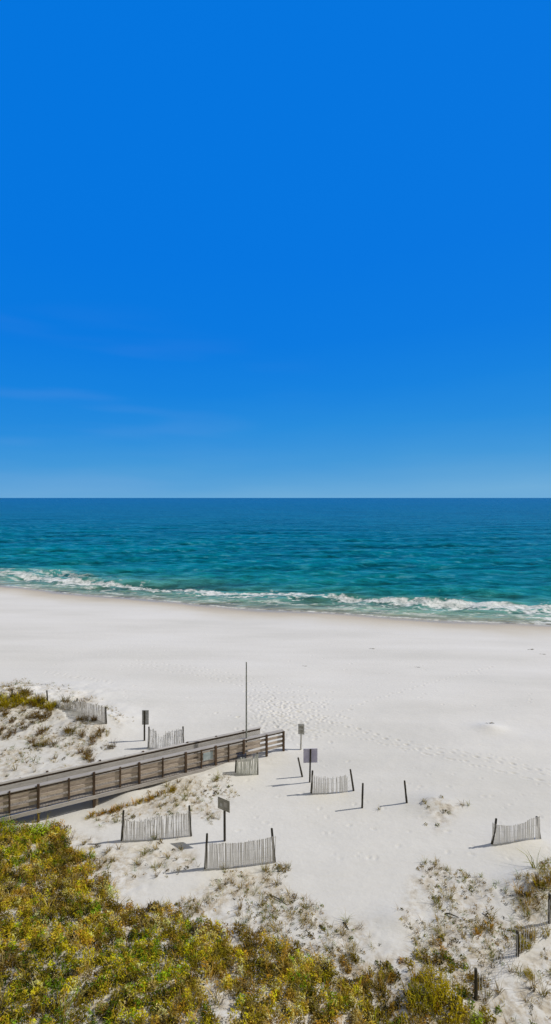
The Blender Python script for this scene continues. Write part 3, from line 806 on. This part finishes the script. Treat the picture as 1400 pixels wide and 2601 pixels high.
# --- individual plants
def protos(kind, n, seed):
    out = []
    for k in range(n):
        rng = np.random.default_rng(seed+k); one = np.zeros(1)
        if kind == 'tuft':
            c = [OLV*.6, TAN*.5, GRN*.45+BRN*.2, BRN*.5][k % 4]
            p = join([blades(one, one, one, 20, .05, .10, .30, c[None], (.008,.015), 1.2, rng), blades(one, one, one, 6, .03, .2, .38, (TAN*.8)[None], (.006,.011), .9, rng)])
        elif kind == 'sprig':
            c = [DRK*1.3, OLV*.5, BRN*.45, GRN*.4+OLV*.2][k % 4]
            p = join([leaves(one, one, one, 22, .11, .10, c[None], (.02,.045), rng), blades(one, one, one, 5, .05, .06, .16, (BRN*.6)[None], (.006,.01), 1.3, rng)])
        elif kind == 'scrub':
            c = [BRN*.5, ORG*.42, OLV*.5, BRN*.32][k % 4]
            p = join([blades(one, one, one, 55, .22, .22, .55, c[None], (.010,.02), .9, rng), leaves(one, one, one, 70, .30, .28, (c*.7)[None], (.025,.055), rng)])
        elif kind == 'bush':
            c = [GRN*1.15+YG*.2, OLV*.55+GRN*.35, YG*.75+ORG*.1][k % 3]
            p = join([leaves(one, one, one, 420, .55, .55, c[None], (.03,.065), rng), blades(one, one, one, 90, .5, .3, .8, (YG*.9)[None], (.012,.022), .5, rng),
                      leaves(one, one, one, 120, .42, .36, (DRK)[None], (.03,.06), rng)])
        me = big_mesh(kind, *p[:2], colors=p[2]); me.materials.append(M_veg); out.append(me)
    return out
PR = {k: protos(k, n, s) for k, n, s in (('tuft', 8, 200), ('sprig', 8, 300), ('scrub', 6, 400), ('bush', 3, 500))}
def plant(name, me, p, sc, label, cat, group=None):
    o = bpy.data.objects.new(name, me); COL.objects.link(o)
    o.location = p; o.rotation_euler = (0, 0, random.uniform(0, 6.28)); o.scale = (sc*random.uniform(.85, 1.2), sc*random.uniform(.85, 1.2), sc*random.uniform(.8, 1.15))
    return tag(o, label, cat, group)

# shrubs one can point to
def shrub(px, py, k, sc, label):
    p = on_ground(px, py); plant('shrub', PR['bush'][k], p, sc, label, 'shrub')
shrub(92, 2128, 0, 1.15, 'bright green leafy shrub against the near edge of the boardwalk')
shrub(1072, 2545, 1, .95, 'dark green shrub in the scrub left of the near corner fence')
shrub(1140, 2565, 2, 1.0, 'yellow-brown shrub at the foot of the nearest corner fence post')
shrub(1105, 2500, 2, .7, 'tawny shrub just above the dark green one in the scrub')
shrub(1210, 2600, 0, .55, 'small green shrub below the nearest corner fence post')
shrub(1345, 2478, 2, .32, 'small yellowish shrub right of the middle corner fence post')

ZL = {
 'foot': ('grass tuft on the lumpy sand at the boardwalk foot', 'grass tufts by the boardwalk foot'),
 'mid': ('grass tuft on sand between the two longest slat fences', 'grass tufts between the long fences'),
 'front': ('grass tuft on speckled sand between front fence and dune slope', 'grass tufts before the dune slope'),
 'right': ('grass tuft in the scrub patch left of the corner fence', 'grass tufts left of the corner fence'),
 'corner': ('grass tuft on the sand right of the corner fence', 'grass tufts right of the corner fence'),
 'hummock': ('brown dry scrub clump on the hummock behind the boardwalk', 'scrub clumps on the hummock'),
 'hollow': ('grass tuft in the sandy hollow just behind the boardwalk rail', 'grass tufts behind the boardwalk'),
 'heap': ('grass tuft on the low heap near the bare posts', 'grass tufts on the low heap'),
 'crest': ('grass tuft on the seaward edge of the far hummock', 'grass tufts on the hummock edge')}
NMAX = {'foot': 40, 'mid': 34, 'front': 56, 'right': 62, 'corner': 34, 'hummock': 95, 'hollow': 26, 'heap': 10, 'crest': 14}
rest = []
for name, pl, dens in SCRUB_W:
    x, y = sample_poly(pl, dens*5, lim=(-26, 12.5, 17, 46))
    cl = fbm(x*.9, y*.9, 131, 3); sdp = poly_sd(x, y, pl)
    k = (sdp+(cl-.5)*2.2 > 0) & (cl+RNG.uniform(-.2, .2, len(x)) > .50) & (poly_sd(x, y, VEG) < .1)
    k &= ~((np.abs((x-A.x)*NF.x+(y-A.y)*NF.y-WID/2) < .95) & (x < .3))
    x, y = x[k], y[k]; z = ground(x, y)
    order = RNG.permutation(len(x)); lab, grp_ = ZL[name]
    for i in order[:NMAX[name]]:
        p = Vector((x[i], y[i], z[i]))
        if name == 'hummock':
            plant('scrub_clump', random.choice(PR['scrub']), p, random.uniform(.55, 1.15), lab, 'scrub', grp_)
        else:
            kind = random.choice(('tuft', 'tuft', 'sprig'))
            plant('grass_tuft', random.choice(PR[kind]), p, random.uniform(.7, 1.35), lab, 'grass tuft', grp_)
    r = order[NMAX[name]:]; rest.append((x[r], y[r], z[r]))
x = np.concatenate([r[0] for r in rest]); y = np.concatenate([r[1] for r in rest]); z = np.concatenate([r[2] for r in rest])
n = len(x); isl = RNG.uniform(0, 1, n) < .5
parts = [leaves(x[isl], y[isl], z[isl]-.01, 12, .08, .07, pick([DRK*1.4,OLV*.8,BRN*.7,GRN*.7], [3,2,3,1], int(isl.sum())), (.016,.036)),
         blades(x[~isl], y[~isl], z[~isl], 9, .05, .06, .2, pick([OLV,TAN*.7,BRN*.8,GRN*.8], [2,2,2,1], int((~isl).sum())), (.007,.013), 1.3)]
V, Fc, CC = join(parts)
tag(link_mesh('beach_litter', big_mesh('beach_litter', V, Fc, colors=CC), M_veg), 'tiny sprigs and dry plant bits scattered over the sand', kind='stuff')
print('litter', n)

for px, py, sc, lab in ((946,1648,1.2,'longest dark seaweed streak high on the open beach'),(1350,1650,1.5,'dark seaweed patch at the right edge near the damp sand'),(1380,1662,1.0,'small seaweed bit just below the dark patch at the right edge'),
        (1246,1838,1.4,'dark seaweed clump alone on a small rise of the open beach'),(775,1692,.8,'seaweed bit on the open beach above the small mottled sign'),(1062,1695,.9,'seaweed bit alone on the middle of the open beach')):
    p = on_ground(px, py); o = plant('seaweed', PR['sprig'][0], p, sc*.9, lab, 'seaweed', 'seaweed bits on the open beach'); o.scale.x *= 3.2; o.scale.z *= .4; o.rotation_euler.z = random.uniform(-.4, .2)

HP = [(1078,2038,1.3),(1088,2052,.9),(1122,2026,.9),(1128,2062,1.2),(1141,2066,.9),(1175,2046,1.0),(1082,2095,.8),(1112,2098,1.0)]
for px, py, sc in HP:
    plant('grass_tuft', random.choice(PR['sprig']+PR['tuft']), on_ground(px, py), sc*1.15, *(ZL['heap'][0], 'grass tuft', ZL['heap'][1]))
plant('grass_tuft', PR['tuft'][2], on_ground(1190, 2046), .8, 'small grass tuft alone on open sand between the low heap and the sagging fence', 'grass tuft')
plant('grass_tuft', PR['tuft'][0], on_ground(963, 2056), .8, 'grass tuft on sand between the two upright bare posts', 'grass tuft')
plant('grass_tuft', PR['tuft'][2], on_ground(1362, 2205), 2.2, 'large green grass tuft on the bank below the deeply sagging fence', 'grass tuft')

# --- yellow grass bands on the hummock and the right-hand bank
def band(pts, dens, wid, cols, pr, h, lab):
    xs, ys = [], []
    for (a, b) in zip(pts[:-1], pts[1:]):
        a, b = on_ground(*a), on_ground(*b); L = (b-a).length; n = int(L*wid*2*dens)
        t = RNG.uniform(0, 1, n); xs.append(a.x+(b.x-a.x)*t+RNG.normal(0, wid*.5, n)); ys.append(a.y+(b.y-a.y)*t+RNG.normal(0, wid*.5, n))
    x, y = np.concatenate(xs), np.concatenate(ys); k = fbm(x*1.2, y*1.2, 151, 2) > .36; x, y = x[k], y[k]; z = ground(x, y)
    c = pick(cols, pr, len(x)); hh = h*(.6+.8*RNG.uniform(0, 1, len(x)))
    V, Fc, CC = join([blades(x, y, z, 14, .10, hh*.5, hh*1.2, c, (.014,.028), .7), leaves(x[::3], y[::3], z[::3], 14, .14, hh[::3]*.6, c[::3]*.6, (.025,.05))])
    tag(link_mesh('band_grass', big_mesh('band_grass', V, Fc, colors=CC), M_veg), lab, kind='stuff')
band([(-160,1790),(20,1790),(70,1783),(118,1790),(140,1800)], 26, .55, [YG*1.1,YG*.9,OLV,DRK], [5,3,2,1], .38, 'bright yellow grass along the hummock top behind the boardwalk')
band([(1310,2302),(1350,2268),(1400,2246),(1480,2225)], 24, .22, [BRN,YG*.8,ORG,DRK,TAN], [3,2,1,1.4,1.4], .34, 'brown and yellow grass along the small bank at the right edge')
band([(1200,2380),(1245,2345)], 22, .12, [ORG,BRN,DRK,YG*.7], [2,2,1,1], .24, 'rusty brown grass streak in the scrub left of the corner fence')
band([(1318,2425),(1350,2385),(1390,2355)], 18, .18, [OLV,YG*.8,TAN,BRN], [3,2,2,2], .28, 'green-brown grass along the foot of the corner fence')
band([(215,2080),(330,2047),(400,2022),(440,2008)], 30, .2, [ORG*.9,OLV,DRK,TAN], [2,2,1,2], .22, 'sparse tawny grass under the shaded edge of the boardwalk')

# ------------------------------------------------------------------ daylight
SUN_EL, SUN_AZ = math.radians(41), math.atan2(.98, .19)     # azimuth clockwise from +Y: to the right, a little beyond
world = bpy.data.worlds.new('World'); scene.world = world; world.use_nodes = True
nt = world.node_tree; nt.nodes.clear()
out = N(nt, 'ShaderNodeOutputWorld'); bg = N(nt, 'ShaderNodeBackground'); nt.links.new(bg.outputs[0], out.inputs[0])
sky = N(nt, 'ShaderNodeTexSky', sky_type='NISHITA'); sky.sun_disc = False; sky.sun_elevation = SUN_EL; sky.sun_rotation = SUN_AZ
sky.air_density = 1.0; sky.dust_density = 0.4; sky.ozone_density = 4.0
tc = N(nt, 'ShaderNodeTexCoord'); sep = N(nt, 'ShaderNodeSeparateXYZ'); nt.links.new(tc.outputs['Generated'], sep.inputs[0])
wisp = noise(nt, 2.4, mapping(nt, tc.outputs['Generated'], (1.0, 1.0, 5.0)), 4, 0.5)
el = math_n(nt, 'ADD', sep.outputs[2], math_n(nt, 'MULTIPLY', math_n(nt, 'SUBTRACT', wisp.outputs[0], .5), -.05))
el = math_n(nt, 'ADD', el, math_n(nt, 'MULTIPLY', sep.outputs[0], -.035))
def L3(r, g, b): return tuple(lin(r, g, b))
grad = ramp(nt, [(0.0, L3(108,172,218)), (.03, L3(88,162,217)), (.07, L3(64,152,218)), (.13, L3(36,140,221)), (.20, L3(16,130,223)), (.29, L3(3,122,224)), (.42, L3(0,118,224)), (.70, L3(0,117,223)), (.80, (.10,.20,.42)), (1.0, (.24,.25,.26))], el)  # top stops greyed above the view for neutral fill light
wn = noise(nt, 3.0, mapping(nt, tc.outputs['Generated'], (1.0, 1.0, 7.0)), 2, 0.45, 0)
wl = math_n(nt, 'MULTIPLY', map_range(nt, wn.outputs[0], .45, .72), math_n(nt, 'MULTIPLY', map_range(nt, sep.outputs[2], .36, .18), map_range(nt, sep.outputs[0], .15, -.35)))
gsk = mix_rgb(nt, math_n(nt, 'MULTIPLY', wl, .06), grad.outputs[0], (.42,.52,.80))
tint = mix_rgb(nt, 1.0, sky.outputs[0], (.10,.10,.10), 'MULTIPLY')
# outside the view the sky is set grey to keep the fill light neutral
hl = math_n(nt, 'SQRT', math_n(nt, 'ADD', math_n(nt, 'POWER', sep.outputs[0], 2.0), math_n(nt, 'ADD', math_n(nt, 'POWER', sep.outputs[1], 2.0), 1e-4)))
azc = math_n(nt, 'DIVIDE', sep.outputs[1], hl)
back = map_range(nt, azc, 0.84, 0.30, 0, 1)
pale = mix_rgb(nt, back, gsk, (.36,.35,.32))
fin = mix_rgb(nt, .02, pale, tint)
nt.links.new(fin, bg.inputs[0]); bg.inputs[1].default_value = 1.0

sd = bpy.data.lights.new('sun', 'SUN'); sd.energy = 3.7; sd.angle = math.radians(.53); sd.color = (1.0, .955, .90)
so = bpy.data.objects.new('sun', sd); COL.objects.link(so)
sv = Vector((math.sin(SUN_AZ)*math.cos(SUN_EL), math.cos(SUN_AZ)*math.cos(SUN_EL), math.sin(SUN_EL)))
so.rotation_euler = sv.to_track_quat('Z', 'Y').to_euler(); so.location = sv*60

cd = bpy.data.cameras.new('camera'); cam = bpy.data.objects.new('camera', cd); COL.objects.link(cam)
cam.location = (0, 0, CAM_H); cam.rotation_euler = (math.pi/2, 0, 0)
cd.sensor_fit = 'HORIZONTAL'; cd.sensor_width = 36; cd.lens = 36*FOC/1400; cd.shift_y = (HY-1300.5)/1400; cd.clip_end = 80000; cd.clip_start = .1
scene.camera = cam
scene.view_settings.view_transform = 'Standard'; scene.view_settings.look = 'None'; scene.view_settings.exposure = 0
